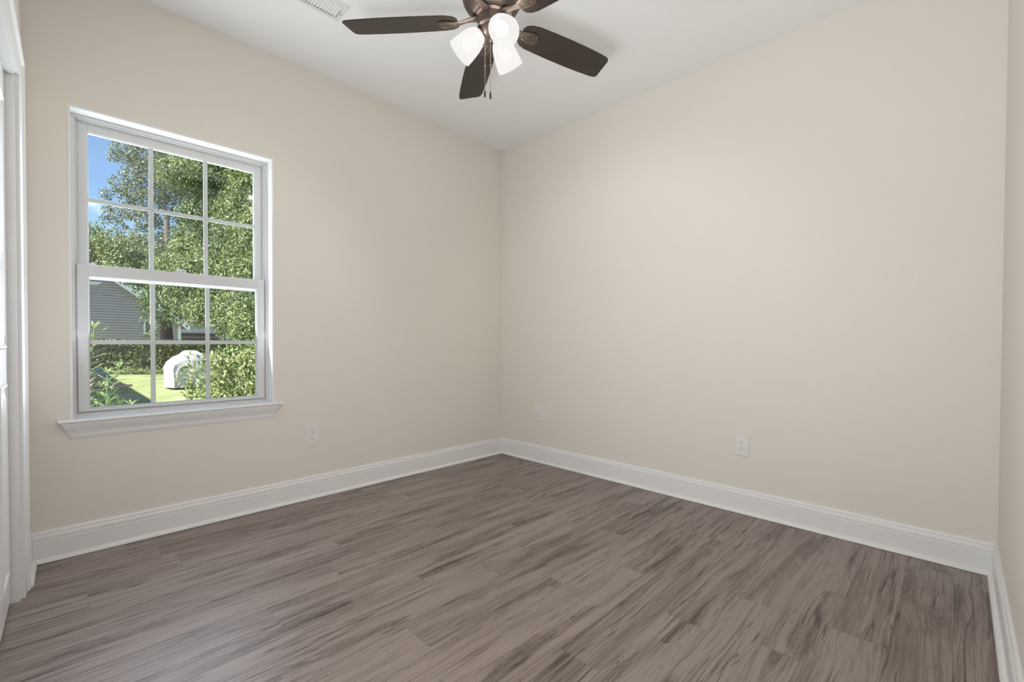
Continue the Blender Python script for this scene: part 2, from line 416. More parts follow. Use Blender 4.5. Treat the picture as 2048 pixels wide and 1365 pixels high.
us = sash('upper_sash', UX0, UX1, 1.345, WZ1 - .033, 0.034, 0.040, 0.036, 0.108, 0.135, 0.118)
ls = sash('lower_sash', WX0 + .026, WX1 - .026, 0.664, 1.388, 0.040, 0.014, 0.056, 0.076, 0.102, 0.088)
m = MB(); gx0, gx1 = WX0 + .066, WX1 - .066
m.loft([[(x, .0775, 1.3325), (x, .0775, 1.3300), (x, .0925, 1.3150), (x, .0925, 1.3325)] for x in (gx0, gx1)])
m.build('glazing_bead', VINYL, ls)
# sash lock on the meeting rail
m = MB(); cx, cz = -2.387, 1.388
prof = [(-.036, 0), (-.030, .004), (-.018, .009), (0, .0115), (.018, .010), (.030, .005), (.036, 0)]
m.loft([[(cx + a, .080, cz + h * .9) for a, h in prof] , [(cx + a, .098, cz + h) for a, h in prof]])
m.lathe([(0, .0), (.012, .0), (.012, .010), (.008, .013), (0, .013)], 16, Matrix.Translation((cx - .004, .094, cz + .006)))
m.tube([(cx - .004, .092, cz + .015), (cx + .012, .088, cz + .017), (cx + .024, .084, cz + .014)], [.005, .004, .003], 8)
m.build('sash_lock', VINYL, ls, autosmooth=40)
# stool and apron
SP = [(-.036, .627), (-.042, .630), (-.044, .635), (-.042, .640), (-.036, .643), (0.074, .643), (0.074, .627)]
m = MB(); 
m.loft([[(-2.872, y, z) for y, z in SP if y < .01] + [(-2.872, -.001, .643), (-2.872, -.001, .627)], [(-1.896, y, z) for y, z in SP if y < .01] + [(-1.896, -.001, .643), (-1.896, -.001, .627)]])
m.box(WX0 + .001, WX1 - .001, -.001, .074, .621, .643)
m.build('stool', TRIM, win, bevel=.001)
AP = [(0, .627), (-.034, .627), (-.034, .621), (-.030, .612), (-.025, .600), (-.019, .590), (-.015, .583), (-.015, .580), (-.012, .578), (-.010, .567), (-.010, .563), (-.007, .562), (-.006, .556), (-.003, .550), (0, .550)]
m = MB()
def apx(y, z, s): 
    k = (z - .550) / (.627 - .550)
    return (-2.824 - .040 * k) if s < 0 else (-1.953 + .040 * k)
m.loft([[(apx(y, z, -1), y, z) for y, z in AP], [(apx(y, z, 1), y, z) for y, z in AP]])
m.build('apron', TRIM, win, autosmooth=30)

# =================================================================== outlets
def outlet(loc, rz, label):
    r = empty('electrical_outlet', loc, rz)
    tag(r, label, 'outlet', 'duplex outlets on the walls')
    pw, ph = .0395, .0615
    p = MB().loft([[(-pw, 0, -ph), (pw, 0, -ph), (pw, 0, ph), (-pw, 0, ph)], [(-pw, -.0035, -ph), (pw, -.0035, -ph), (pw, -.0035, ph), (-pw, -.0035, ph)],
                   [(-pw + .003, -.0065, -ph + .003), (pw - .003, -.0065, -ph + .003), (pw - .003, -.0065, ph - .003), (-pw + .003, -.0065, ph - .003)]]).build('cover_plate', PLATE, r)
    for s in (1, -1):
        zc = s * .0195; n = 28; pts = []
        for k in range(n):
            a = 2 * math.pi * k / n; x = .0172 * math.cos(a); z = max(-.0135, min(.0135, .0172 * math.sin(a))); pts.append((x, z))
        q = MB().loft([[(x, -.0060, zc + z) for x, z in pts], [(x, -.0085, zc + z) for x, z in pts]]).build('receptacle', PLATE, r, bevel=.0004)
        sl = MB(); sl.box(-.0074, -.0052, -.0089, -.0080, zc + .0005, zc + .0085); sl.box(.0052, .0072, -.0089, -.0080, zc + .0015, zc + .0078)
        sl.lathe([(0, 0), (.0026, 0), (.0026, .001), (0, .001)], 12, Matrix.Translation((0, -.0080, zc - .0068)) @ Matrix.Rotation(R(90), 4, 'X'))
        sl.build('slots', SLOT, q)
    MB().lathe([(0, 0), (.0030, 0), (.0026, .0012), (0, .0016)], 12, Matrix.Translation((0, -.0064, 0)) @ Matrix.Rotation(R(90), 4, 'X')).build('screw', PLATE, r)
    return r
outlet((-1.7085, 0, .405), 0, 'white duplex outlet on the window wall, right of and below the window')
outlet((0, -.447, .411), R(-90), 'white duplex outlet on the long right wall, close to the room corner')
outlet((0, -2.058, .4015), R(-90), 'white duplex outlet low on the long right wall, far from the corner')

# =================================================================== ceiling register
reg = empty('ceiling_vent', (-1.95, -0.638, H)); tag(reg, 'white slotted metal air register flush on the ceiling left of the fan', 'vent')
RX, RY = .155, .075
m = MB()
def rring(x, y, z): return [(-x, -y, z), (x, -y, z), (x, y, z), (-x, y, z)]
ox, oy, ix, iy = RX, RY, RX - .030, RY - .024
fs = MB(); rings = [rring(ox, oy, 0), rring(ox, oy, -.003), rring(ox - .006, oy - .006, -.008), rring(ix + .004, iy + .004, -.009), rring(ix, iy, -.006), rring(ix, iy, -.0005)]
fs.loft(rings, caps=False); fs.build('frame', PLATE, reg)
MB().box(-ix, ix, -iy, iy, -.0012, -.0002).build('duct_shade', SLOT, reg)  # black sheet painted as the shade inside the duct; no hole is cut
lv = MB(); n = 17
for k in range(n):
    x = -ix + (k + .5) * 2 * ix / n
    lv.add([(x - .0066, -iy + .001, -.0035), (x + .0044, -iy + .001, -.0082), (x + .0044, iy - .011, -.0082), (x - .0066, iy - .011, -.0035), (x - .0066, -iy + .001, -.0028), (x + .0044, -iy + .001, -.0074), (x + .0044, iy - .011, -.0074), (x - .0066, iy - .011, -.0028)], [(0, 1, 2, 3), (4, 7, 6, 5), (0, 4, 5, 1), (1, 5, 6, 2), (2, 6, 7, 3), (3, 7, 4, 0)])
for k in range(n):
    x = -ix + (k + .5) * 2 * ix / n
    lv.box(x - .0062, x + .0012, iy - .011, iy, -.0078, -.0060)
lv.build('louvre', PLATE, reg)
MB().box(ix + .003, ix + .0045, -.020, .042, -.0105, -.0085).build('damper_lever', SLOT, reg)
MB().lathe([(0, -.003), (.003, -.002), (.0035, 0), (0, 0)], 12, Matrix.Translation((ix + .016, .004, -.008))).build('screw', BRASS, reg)

# =================================================================== ceiling fan
FX, FY, BZ = -1.530, -1.500, 2.418
fan = empty('ceiling_fan', (FX, FY, H)); tag(fan, 'dark bronze five-blade ceiling fan with three lit frosted shades, hung from the ceiling', 'ceiling fan')
T = Matrix.Translation
zc = lambda z: z - H
MB().lathe([(0, 0), (.078, 0), (.082, -.006), (.082, -.030), (.070, -.046), (.050, -.055), (0, -.055)], 48).build('canopy', BRONZE, fan, autosmooth=35)
MB().lathe([(0, -.05), (.035, -.05), (.035, -.085), (0, -.085)], 32).build('neck', BRONZE, fan, autosmooth=35)
MB().lathe([(0, -.08), (.060, -.08), (.095, -.092), (.122, -.115), (.134, -.150), (.136, -.190), (.134, -.215), (.126, -.245), (.110, -.272), (.092, -.290), (.086, -.296), (.070, -.298), (0, -.298)], 64).build('motor_housing', BRONZE, fan, autosmooth=35)
MB().lathe([(0, -.296), (.070, -.296), (.0715, -.300), (.0715, -.304), (.066, -.307), (.062, -.310), (.060, -.345), (.0615, -.347), (.0615, -.352), (.056, -.356), (.050, -.360), (0, -.360)], 48).build('switch_housing', BRONZE, fan, autosmooth=35)
MB().lathe([(0, -.358), (.050, -.358), (.0515, -.362), (.049, -.370), (.043, -.380), (.034, -.388), (.020, -.394), (.008, -.397), (0, -.397)], 40).build('light_fitter', BRONZE, fan, autosmooth=35)

def blade_outline():
    top = [(.150, .030), (.158, .046), (.175, .058), (.205, .066), (.27, .069), (.35, .0715), (.45, .0725), (.54, .071), (.60, .0685), (.632, .066), (.646, .061), (.652, .052)]
    bot = [(.640, -.045), (.633, -.057), (.622, -.063), (.58, -.067), (.50, -.070), (.40, -.0705), (.30, -.0685), (.22, -.065), (.182, -.058), (.160, -.046), (.150, -.030)]
    return top + bot
for k in range(5):
    a = R(130.3 - 72 * k)
    Mx = Matrix.Rotation(a, 4, 'Z') @ T((0, 0, zc(BZ))) @ Matrix.Rotation(R(-12), 4, 'X')
    ol = blade_outline()
    b = MB().loft([[(x, y, -.003) for x, y in ol], [(x, y, .003) for x, y in ol]], M=Mx)
    b.build('blade', BLADE, fan, bevel=.0012)
    # blade iron: flat forged arm from the motor to a spade under the blade root
    st = [(.055, .020, .012, .006, .9), (.085, .018, .010, .006, .6), (.115, .0125, .004, .006, .3), (.140, .0145, -.003, .005, .1), (.165, .024, -.0075, .004, 0), (.195, .031, -.0075, .003, 0), (.222, .031, -.0072, .003, 0), (.236, .022, -.0065, .0025, 0), (.240, .008, -.006, .002, 0)]
    secs = []
    for r_, w_, z_, t_, fl in st:
        Mz = Matrix.Rotation(R(-12) * (1 - fl), 4, 'X')
        secs.append([tuple(Mz @ Vector((r_, w_ * math.cos(q) if abs(math.cos(q)) > .3 else w_ * math.cos(q), z_ + t_ * math.sin(q)))) for q in [2 * math.pi * i / 14 for i in range(14)]])
    Ma = Matrix.Rotation(a, 4, 'Z') @ T((0, 0, zc(BZ)))
    ir = MB().loft(secs, M=Ma)
    ir.build('blade_arm', BRONZE, fan, smooth=True)
    rg = MB(); rp = [(.160, .014), (.190, .021), (.218, .021), (.230, .012), (.230, -.012), (.218, -.021), (.190, -.021), (.160, -.014)]
    rg.tube([(x, y, -.0105) for x, y in rp + [rp[0]]], .0014, 6, M=Mx)
    for sx, sy in ((.178, 0), (.212, .010), (.212, -.010)):
        rg.lathe([(0, -.002), (.0035, -.0015), (.004, 0), (0, 0)], 10, Mx @ T((sx, sy, -.0105)))
    rg.build('screws', BRASS, fan, smooth=True)

# shades, bulbs and their lamps
SPr = [(.0215, 0), (.0290, -.004), (.0375, -.014), (.0450, -.030), (.0510, -.050), (.0550, -.075), (.0575, -.100), (.0590, -.128)]
prof = SPr + [(.0565, -.1285)] + [(r_ - .003, z_) for r_, z_ in SPr[::-1][1:]]
first_shade = None
for k, ang in enumerate((250, 130, 10)):
    a = R(ang); tilt = R(47)
    ax = Vector((math.cos(a) * math.sin(tilt), math.sin(a) * math.sin(tilt), -math.cos(tilt)))
    neck = Vector((math.cos(a) * .050, math.sin(a) * .050, zc(2.370)))
    Mr = T(neck) @ (-ax).to_track_quat('Z', 'Y').to_matrix().to_4x4()
    arm = MB(); arm.lathe([(0, .030), (.014, .030), (.016, .020), (.022, .010), (.026, .002), (.0265, -.010), (.0245, -.012), (0, -.012)], 28, Mr)
    arm.build('lamp_holder', BRONZE, fan, autosmooth=40)
    sh = MB().lathe(prof, 48, Mr, closed=True).build('lamp_shade', SHADE, fan, smooth=True)
    bm_ = MB(); bp = [(0, -.012), (.012, -.012), (.0135, -.022), (.019, -.036), (.0255, -.050), (.0290, -.064), (.0290, -.072), (.0255, -.086), (.016, -.096), (0, -.0995)]
    bm_.lathe(bp, 24, Mr); bo = bm_.build('bulb', BULB, sh, smooth=True)
    ld = bpy.data.lights.new('bulb_light', 'POINT'); ld.energy = BULB_WATTS; ld.color = (1.0, 0.98, 0.955); ld.shadow_soft_size = 0.014
    lo = bpy.data.objects.new('bulb_light', ld); col.objects.link(lo); lo.parent = fan
    lo.location = tuple(Mr @ Vector((0, 0, -.068)))

# pull chains
def chain(x, y, z0, z1, zm):
    c_ = MB(); z = zc(z0)
    c_.tube([(x * .55, y * .55, zc(z0) + .004), (x, y, zc(z0))], .002, 6)
    while z > zc(z1) + .030:
        c_.lathe([(0, .0019), (.0013, .0013), (.0019, 0), (.0013, -.0013), (0, -.0019)], 6, T((x, y, z))); z -= .0042
    c_.tube([(x, y, zc(z0)), (x, y, zc(z1) + .028)], .0006, 4)
    o = c_.build('pull_chain', BRASS, fan, smooth=True)
    MB().lathe([(0, .005), (.002, .004), (.0032, 0), (.002, -.004), (0, -.005)], 10, T((x, y, zc(zm)))).build('connector', BRASS, o, smooth=True)
    MB().lathe([(0, .030), (.0016, .030), (.0034, .026), (.0042, .020), (.0044, .004), (.0034, 0), (0, 0)], 12, T((x, y, zc(z1)))).build('fob', DARKFOB, o, autosmooth=40)
chain(-.0210, .0215, 2.375, 2.088, 2.222)
chain(-.0137, -.0063, 2.352, 2.073, 2.218)

# =================================================================== outdoors
G = -0.12
def ground_material():
    M = bpy.data.materials.new('lawn_grass'); M.use_nodes = True
    t = M.node_tree; b = t.nodes['Principled BSDF']; L = t.links
    c = t.nodes.new('ShaderNodeTexCoord')
    n1 = t.nodes.new('ShaderNodeTexNoise'); n1.inputs['Scale'].default_value = 1.3; n1.inputs['Detail'].default_value = 6; n1.inputs['Roughness'].default_value = .65
    n2 = t.nodes.new('ShaderNodeTexNoise'); n2.inputs['Scale'].default_value = 22; n2.inputs['Detail'].default_value = 5; n2.inputs['Roughness'].default_value = .8
    L.new(c.outputs['Object'], n1.inputs['Vector']); L.new(c.outputs['Object'], n2.inputs['Vector'])
    ad = t.nodes.new('ShaderNodeMath'); ad.operation = 'MULTIPLY_ADD'; ad.inputs[1].default_value = .55; L.new(n1.outputs[0], ad.inputs[0])
    m2 = t.nodes.new('ShaderNodeMath'); m2.operation = 'MULTIPLY'; m2.inputs[1].default_value = .45; L.new(n2.outputs[0], m2.inputs[0]); L.new(m2.outputs[0], ad.inputs[2])
    cr = t.nodes.new('ShaderNodeValToRGB'); e = cr.color_ramp.elements
    e[0].position = .36; e[0].color = (.17, .22, .07, 1); e[1].position = .62; e[1].color = (.42, .46, .24, 1)
    L.new(ad.outputs[0], cr.inputs[0]); L.new(cr.outputs[0], b.inputs['Base Color'])
    b.inputs['Roughness'].default_value = .8; b.inputs['Specular IOR Level'].default_value = .2
    bn = t.nodes.new('ShaderNodeBump'); bn.inputs['Distance'].default_value = .05; bn.inputs['Strength'].default_value = .6
    L.new(n2.outputs[0], bn.inputs['Height']); L.new(bn.outputs[0], b.inputs['Normal'])
    return M
S(MB().box(-60, 70, 0.16, 120, G - .2, G).build('lawn', ground_material()))

rnd = random.Random(11)
def rdir():
    z = rnd.uniform(-1, 1); a = rnd.uniform(0, 6.283); s = math.sqrt(1 - z * z)
    return Vector((s * math.cos(a), s * math.sin(a), z))
def leaf(mb, p, d, n, L_, w_):
    """one pointed leaf: base at p, growing along d, face normal about n"""
    d = d.normalized(); s = d.cross(n)
    if s.length < 1e-3: s = d.orthogonal()
    s.normalize(); mid = p + d * L_ * .45
    b = len(mb.v)
    mb.v += [tuple(p), tuple(mid + s * w_), tuple(p + d * L_), tuple(mid - s * w_)]
    mb.f.append((b, b + 1, b + 2, b + 3))
def oval(mb, p, d, n, L_, w_):
    d = d.normalized(); s = d.cross(n)
    if s.length < 1e-3: s = d.orthogonal()
    s.normalize(); u = s.cross(d) * L_ * .10
    b = len(mb.v)
    mb.v += [tuple(p), tuple(p + d * L_ * .28 + s * w_ * .85 - u), tuple(p + d * L_ * .62 + s * w_ - u), tuple(p + d * L_), tuple(p + d * L_ * .62 - s * w_ - u), tuple(p + d * L_ * .28 - s * w_ * .85 - u)]
    mb.f += [(b, b + 1, b + 2, b + 3), (b, b + 3, b + 4, b + 5)]
def clumps(mb, cl, per_m2, L_, w_, droop=0.0, flat=.55, shell=.55, squash=1.0, leaf=leaf):
    for x, y, z, r in cl:
        n = int(per_m2 * 4 * r * r)
        for i in range(n):
            q = rdir(); rr = r * (shell + (1 - shell) * rnd.random() ** .6) * (1 + .18 * math.sin(q.x * 9 + x * 5) * math.cos(q.y * 8 + q.z * 7 + y))
            p = Vector((x, y, z)) + Vector((q.x * rr, q.y * rr, q.z * rr * squash))
            d = (rdir() + Vector((0, 0, -droop)) + q * .5)
            nn = (rdir() * .6 + Vector((0, 0, flat)) + q * .5)
            k = rnd.uniform(.7, 1.25)
            leaf(mb, p, d, nn, L_ * k, w_ * k)
BARK = mat('rough_grey_bark', (.22, .19, .165), .9, spec=.1, bump=(30, 1.0), vary=(9, .35))
BARK_D = mat('dark_bark', (.028, .023, .02), .9, spec=.1, bump=(30, 1.0), vary=(9, .35))
SUNLEAF = leaf_material('pecan_leaf', (.04, .08, .015), (.17, .24, .06), (.70, .76, .42))
TALLLEAF = leaf_material('poplar_leaf', (.05, .08, .03), (.16, .20, .09), (.62, .62, .40))
FARLEAF = leaf_material('distant_leaf', (.05, .09, .025), (.19, .25, .09), (.62, .66, .38))
HEDGELEAF = leaf_material('hedge_leaf', (.03, .055, .018), (.11, .15, .05), (.46, .50, .22), trans=.15)
BUSHLEAF = leaf_material('bush_leaf', (.05, .10, .02), (.24, .33, .08), (.85, .84, .52), trans=.3, rough=.35)
OLEAF = leaf_material('oleander_leaf', (.10, .20, .06), (.24, .38, .13), (.60, .70, .38), trans=.3, rough=.4)

# pecan tree in front of the hedge
PEC = [(-0.33, 13.07, 5.81, 0.55), (0.13, 13.31, 5.77, 0.6), (0.02, 12.9, 4.75, 0.42), (-.05, 13.6, 3.75, .38), (0.62, 13.53, 6.1, 0.8), (1.1, 13.04, 6.18, 0.8), (1.21, 11.48, 5.46, 0.7), (1.56, 11.12, 5.03, 1), (0.33, 14.49, 4.05, 0.7), (0.71, 13.41, 4.87, 0.8), (0.96, 11.72, 4.46, 0.8), (1.19, 10.76, 3.92, 0.7), (-0.36, 13.03, 3.02, 0.55), (0.14, 12.52, 2.88, 0.7), (0.78, 12.59, 3.4, 0.8), (0.89, 11.04, 3.09, 0.7), (1.2, 10.01, 2.62, 0.9), (-0.21, 12.87, 2.31, 0.5), (0.02, 11.91, 1.85, 0.45), (0.54, 12.1, 2.32, 0.7), (0.79, 11.13, 1.86, 0.7), (1.01, 10.18, 1.56, 0.7), (0.54, 11.36, 1.5, 0.42), (0.78, 10.41, 1.23, 0.5), (-0.46, 15.33, 2.93, 0.32), (-0.50, 15.39, 3.35, 0.32), (1.67, 10.27, 3.78, 1.2), (0.84, 13.32, 7.03, 0.9), (1.33, 12.11, 6.82, 1), (0.19, 13.98, 6.87, 0.6), (0.4, 14.2, 3.0, .9), (.05, 14.0, 2.05, .36), (.35, 13.6, 1.8, .3), (1.2, 13.2, 3.6, 1.1), (1.9, 12.2, 5.6, 1.2), (2.6, 11.5, 4.4, 1.2), (1.6, 14.5, 6.0, 1.3)]
PO = (.26, 18.8, G)
pt = empty('pecan_tree', PO); tag(pt, 'big leafy tree with drooping bright green leaves, dark trunk rising behind the hedge', 'tree')
loc = lambda l, o: [(x - o[0], y - o[1], z - o[2], r) for x, y, z, r in l]
m = MB(); clumps(m, loc(PEC, PO), 1350, .085, .0135, droop=1.0, flat=.9, shell=.7); clumps(m, [(x, y, z, r * .62) for x, y, z, r in loc(PEC, PO)], 420, .13, .038, shell=.2); m.build('foliage', SUNLEAF, pt)
m = MB(); m.tube([(0.10, 0, -.05), (.05, 0, .8), (0, 0, 1.9), (-.05, -.4, 3.0), (-.1, -1.6, 4.1), (.1, -3.4, 5.2), (.4, -5.2, 6.2)], [.27, .21, .19, .17, .13, .08, .03], 12)
m.build('trunk', BARK_D, pt, smooth=True)
m = MB()
for q in [((0, 0, 2.2), (.1, -3, 2.9), (.5, -6.6, 3.0)), ((-.05, -.5, 3.1), (.4, -4, 3.8), (.9, -7.4, 4.2)), ((-.1, -1.6, 4.1), (.8, -4, 5.6), (1.1, -5.6, 6.6)), ((-.1, -.2, 2.8), (-.6, -2, 3.2), (-.8, -3.2, 3.4))]:
    m.tube(q, [.07, .045, .02], 8)
m.build('branch', BARK_D, pt, smooth=True)

# tall thin-leaved tree behind the house
TAL = [(0.34, 31.06, 11.87, 0.75), (0.93, 30.45, 11.59, 0.9), (-0.21, 31.61, 11.52, 0.35), (0.63, 30.74, 10.59, 0.7), (1.23, 30.12, 10.45, 0.9), (0.02, 31.34, 9.87, 0.55), (-0.52, 31.88, 9.35, 0.35), (0.62, 30.72, 9.45, 0.6), (1.22, 30.11, 9.02, 0.8), (0.31, 31.02, 9.02, 0.4), (-0.49, 31.83, 8.5, 0.3), (-0.09, 31.42, 8.16, 0.45), (0.51, 30.81, 8.3, 0.5), (1.05, 30.25, 7.88, 0.65), (-0.59, 31.92, 7.87, 0.3), (0.0, 31.31, 7.44, 0.4), (0.8, 30.48, 6.88, 0.6), (1.4, 29.87, 6.45, 0.8), (1.73, 29.62, 11.02, 0.9), (2.53, 30.25, 11.71, 0.9), (1.62, 29.7, 9.31, 0.6), (2.31, 30.43, 9.93, 0.7), (1.49, 30.52, 8.01, 0.5), (0.2, 31.09, 6.59, 0.4), (2.72, 30.0, 8.74, 0.9), (1.04, 30.36, 12.73, 0.9), (1.84, 29.54, 12.74, 1.2), (2.29, 30.39, 6.96, 0.8), (2.9, 30.4, 10.6, 1.0), (3.2, 30.2, 7.6, 1.0)]
tt = empty('tall_tree', (1.86, 29.4, G)); tag(tt, 'tall airy tree with small olive leaves against the blue sky, behind the grey house', 'tree')
m = MB(); clumps(m, loc(TAL, (1.86, 29.4, G)), 420, .115, .036, flat=.8, shell=.45); m.build('foliage', TALLLEAF, tt)
m = MB(); m.tube([(0, 0, -.1), (0, 0, 4.6), (.03, 0, 8.0), (-.28, .35, 10.3), (-.17, .3, 13.4)], [.20, .16, .13, .09, .04], 12); m.build('trunk', BARK, tt, smooth=True)
m = MB()
for q in [((0, 0, 5.6), (-.8, .9, 6.6), (-1.6, 1.7, 7.6)), ((.03, 0, 7.6), (-.9, 1.0, 8.4), (-2.2, 2.3, 8.9)), ((-.1, .1, 8.9), (-1.0, 1.1, 9.6), (-2.0, 2.1, 10.3)), ((-.2, .3, 10), (-.9, 1.1, 11.2), (-1.6, 1.8, 12)), ((.03, 0, 7.9), (.5, .6, 9.2), (.8, .9, 10.8)), ((0, 0, 6), (.6, .6, 7), (1.2, .8, 8))]:
    m.tube(q, [.07, .045, .02], 7)
m.build('branch', BARK, tt, smooth=True)

# trees farther back on the left
BAK = [(-0.94, 37.98, 7.76, 1.0), (-0.49, 37.5, 6.94, 1.0), (-0.84, 37.85, 6.61, 0.9), (-0.07, 35.66, 7.07, 0.9), (0.44, 35.13, 6.59, 0.9), (1.2, 36.5, 7.06, 1.0), (1.83, 36.3, 6.6, 1.1), (-0.15, 37.14, 6.12, 0.9), (0.54, 35.0, 5.64, 1), (1.58, 36.5, 5.6, 1.1), (-1.41, 38.44, 7.27, 1.4), (2.46, 36, 6.5, 1.1), (3.15, 36, 5.2, 1.2), (-1.6, 38.2, 5.6, 1.4), (-.4, 37.4, 5.0, 1.3), (.8, 35.2, 4.4, 1.2), (-.6, 37.6, 3.6, 1.4), (.4, 36, 3.2, 1.4)]
bt = empty('background_tree', (-.2, 36.6, G)); tag(bt, 'rounded green treetops low on the left, directly above the grey house roof', 'tree')
m = MB(); clumps(m, loc(BAK, (-.2, 36.6, G)), 330, .15, .048, flat=.9, shell=.7); m.build('foliage', FARLEAF, bt)
m = MB(); m.tube([(0, 0, -.1), (0, 0, 2), (-.2, .2, 4.5), (-.4, .5, 7)], [.2, .17, .13, .06], 10); m.build('trunk', BARK, bt, smooth=True)

# dark low growth around the trunk, twigs hanging before the siding
SH = [(-0.50, 16.07, 2.67, 0.30), (-0.83, 17.07, 2.89, 0.24), (-1.18, 16.72, 2.95, 0.13), (-0.48, 16.08, 3.2, 0.26), (-0.58, 15.81, 2.32, 0.40), (-0.38, 15.2, 1.84, 0.40), (-.75, 14.6, 2.3, .3), (-.72, 14.6, 1.75, .28), (-.68, 14.6, 1.25, .25), (-.15, 14.1, 1.7, .3), (-.35, 14.2, 2.3, .3)]
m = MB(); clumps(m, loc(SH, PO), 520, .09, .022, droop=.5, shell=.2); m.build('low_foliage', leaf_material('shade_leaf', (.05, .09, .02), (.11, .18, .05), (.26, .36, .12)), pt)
m = MB(); m.tube([(0, 0, 2.2), (-.4, -1.0, 2.7), (-.75, -2.2, 2.9), (-1.1, -1.9, 3.02), (-1.4, -2.0, 3.05)], [.05, .04, .03, .014, .005], 7); m.build('branch', BARK_D, pt, smooth=True)

# hedge across the back of the lawn
hd = empty('hedge', (0, 0, G)); tag(hd, 'long clipped dark green hedge across the back of the lawn', 'hedge')
m = MB()
def hp(s): return Vector((-4.2 + 8.2 * s, 19.4 - 6.3 * s, 0))
tdir = (hp(1) - hp(0)).normalized(); ndir = Vector((-tdir.y, tdir.x, 0))
for i in range(34000):
    s = rnd.random(); u = rnd.random()
    bump_ = .10 * math.sin(s * 40) + .07 * math.sin(s * 93 + 1)
    if u < .42:   # front face
        z = .08 + .95 * rnd.random(); off = -.45 + rnd.random() * .25 + bump_ * .6
    elif u < .8:  # top
        z = 1.0 + rnd.uniform(-.10, .07) + bump_ * .5; off = rnd.uniform(-.48, .5)
    else: z = rnd.uniform(.2, 1.0); off = rnd.uniform(-.3, .5)
    p = hp(s) + ndir * off; p.z = z
    leaf(m, p, rdir() + Vector((0, 0, .3)), rdir() + Vector((0, 0, .5)), rnd.uniform(.06, .11), rnd.uniform(.018, .032))
m.build('foliage', HEDGELEAF, hd)
m = MB()
for i in range(70):
    b0 = hp(rnd.random()) + ndir * rnd.uniform(-.2, .2)
    for k in range(3):
        e_ = b0 + Vector((rnd.uniform(-.3, .3), rnd.uniform(-.2, .2), rnd.uniform(.6, .92)))
        m.tube([tuple(b0), tuple((b0 + e_) / 2 + rdir() * .06), tuple(e_)], [.018, .013, .006], 5)
tag(m.build('stems', BARK_D, hd, smooth=True), kind='stuff')
# low yellow-green weeds along the hedge foot
wd = MB()
for i in range(2600):
    s = rnd.random(); p = hp(s) + ndir * rnd.uniform(-.75, -.35); p.z = rnd.random() * .16
    leaf(wd, p, rdir() + Vector((0, 0, 1.0)), rdir(), rnd.uniform(.08, .16), .012)
wd.build('weeds', FARLEAF, hd)

# big bush to the right outside the window
BU = [(-1.62, 3.05, .62, .30), (-1.40, 2.85, .64, .33), (-1.15, 2.70, .66, .34), (-.85, 2.60, .66, .35), (-1.66, 2.95, .35, .27), (-1.50, 2.70, .22, .30), (-1.20, 2.50, .30, .36), (-.90, 2.30, .40, .38), (-1.25, 3.2, .55, .38), (-.80, 3.0, .62, .38), (-1.05, 2.25, .08, .32), (-1.40, 2.45, .02, .25), (-.55, 2.6, .45, .42), (-.75, 2.15, .15, .35), (-1.75, 3.1, .12, .17), (-1.52, 2.95, .80, .14), (-1.2, 2.7, .93, .12), (-.95, 2.55, .93, .13), (-.7, 2.5, .92, .14)]
bu = empty('flowering_bush', (-1.2, 2.75, G)); tag(bu, 'broad sunlit yellow-green bush close outside the lower right panes', 'bush')
m = MB(); clumps(m, loc(BU, (-1.2, 2.75, G)), 1750, .046, .0105, droop=-.5, flat=.8, shell=.5, leaf=oval); m.build('foliage', BUSHLEAF, bu)
m = MB()
for i in range(60):
    x, y, z, r = BU[rnd.randrange(len(BU))]; e_ = Vector((x + 1.2, y - 2.75, z - G)) + rdir() * r * .7
    b0 = Vector((rnd.uniform(-.2, .3), rnd.uniform(-.2, .2), -.02))
    m.tube([tuple(b0), tuple(b0.lerp(e_, .5) + Vector((0, 0, -.06))), tuple(e_)], [.010, .007, .003], 5)
tag(m.build('stems', BARK, bu, smooth=True), kind='stuff')
m = MB()
for c0 in ((-1.27, 2.12, .46), (-1.21, 2.05, .42)):
    for k in range(7):
        a = k * .9; d = Vector((math.cos(a), math.sin(a) * .6 - .2, .35 + .3 * math.sin(a * 2)))
        leaf(m, Vector(c0) - Vector((-1.2, 2.75, G)), d, Vector((0, -.8, .6)), .085, .017)
m.build('young_shoot', leaf_material('yellow_leaf', (.55, .55, .12), (.68, .70, .22), (.80, .80, .35)), bu)

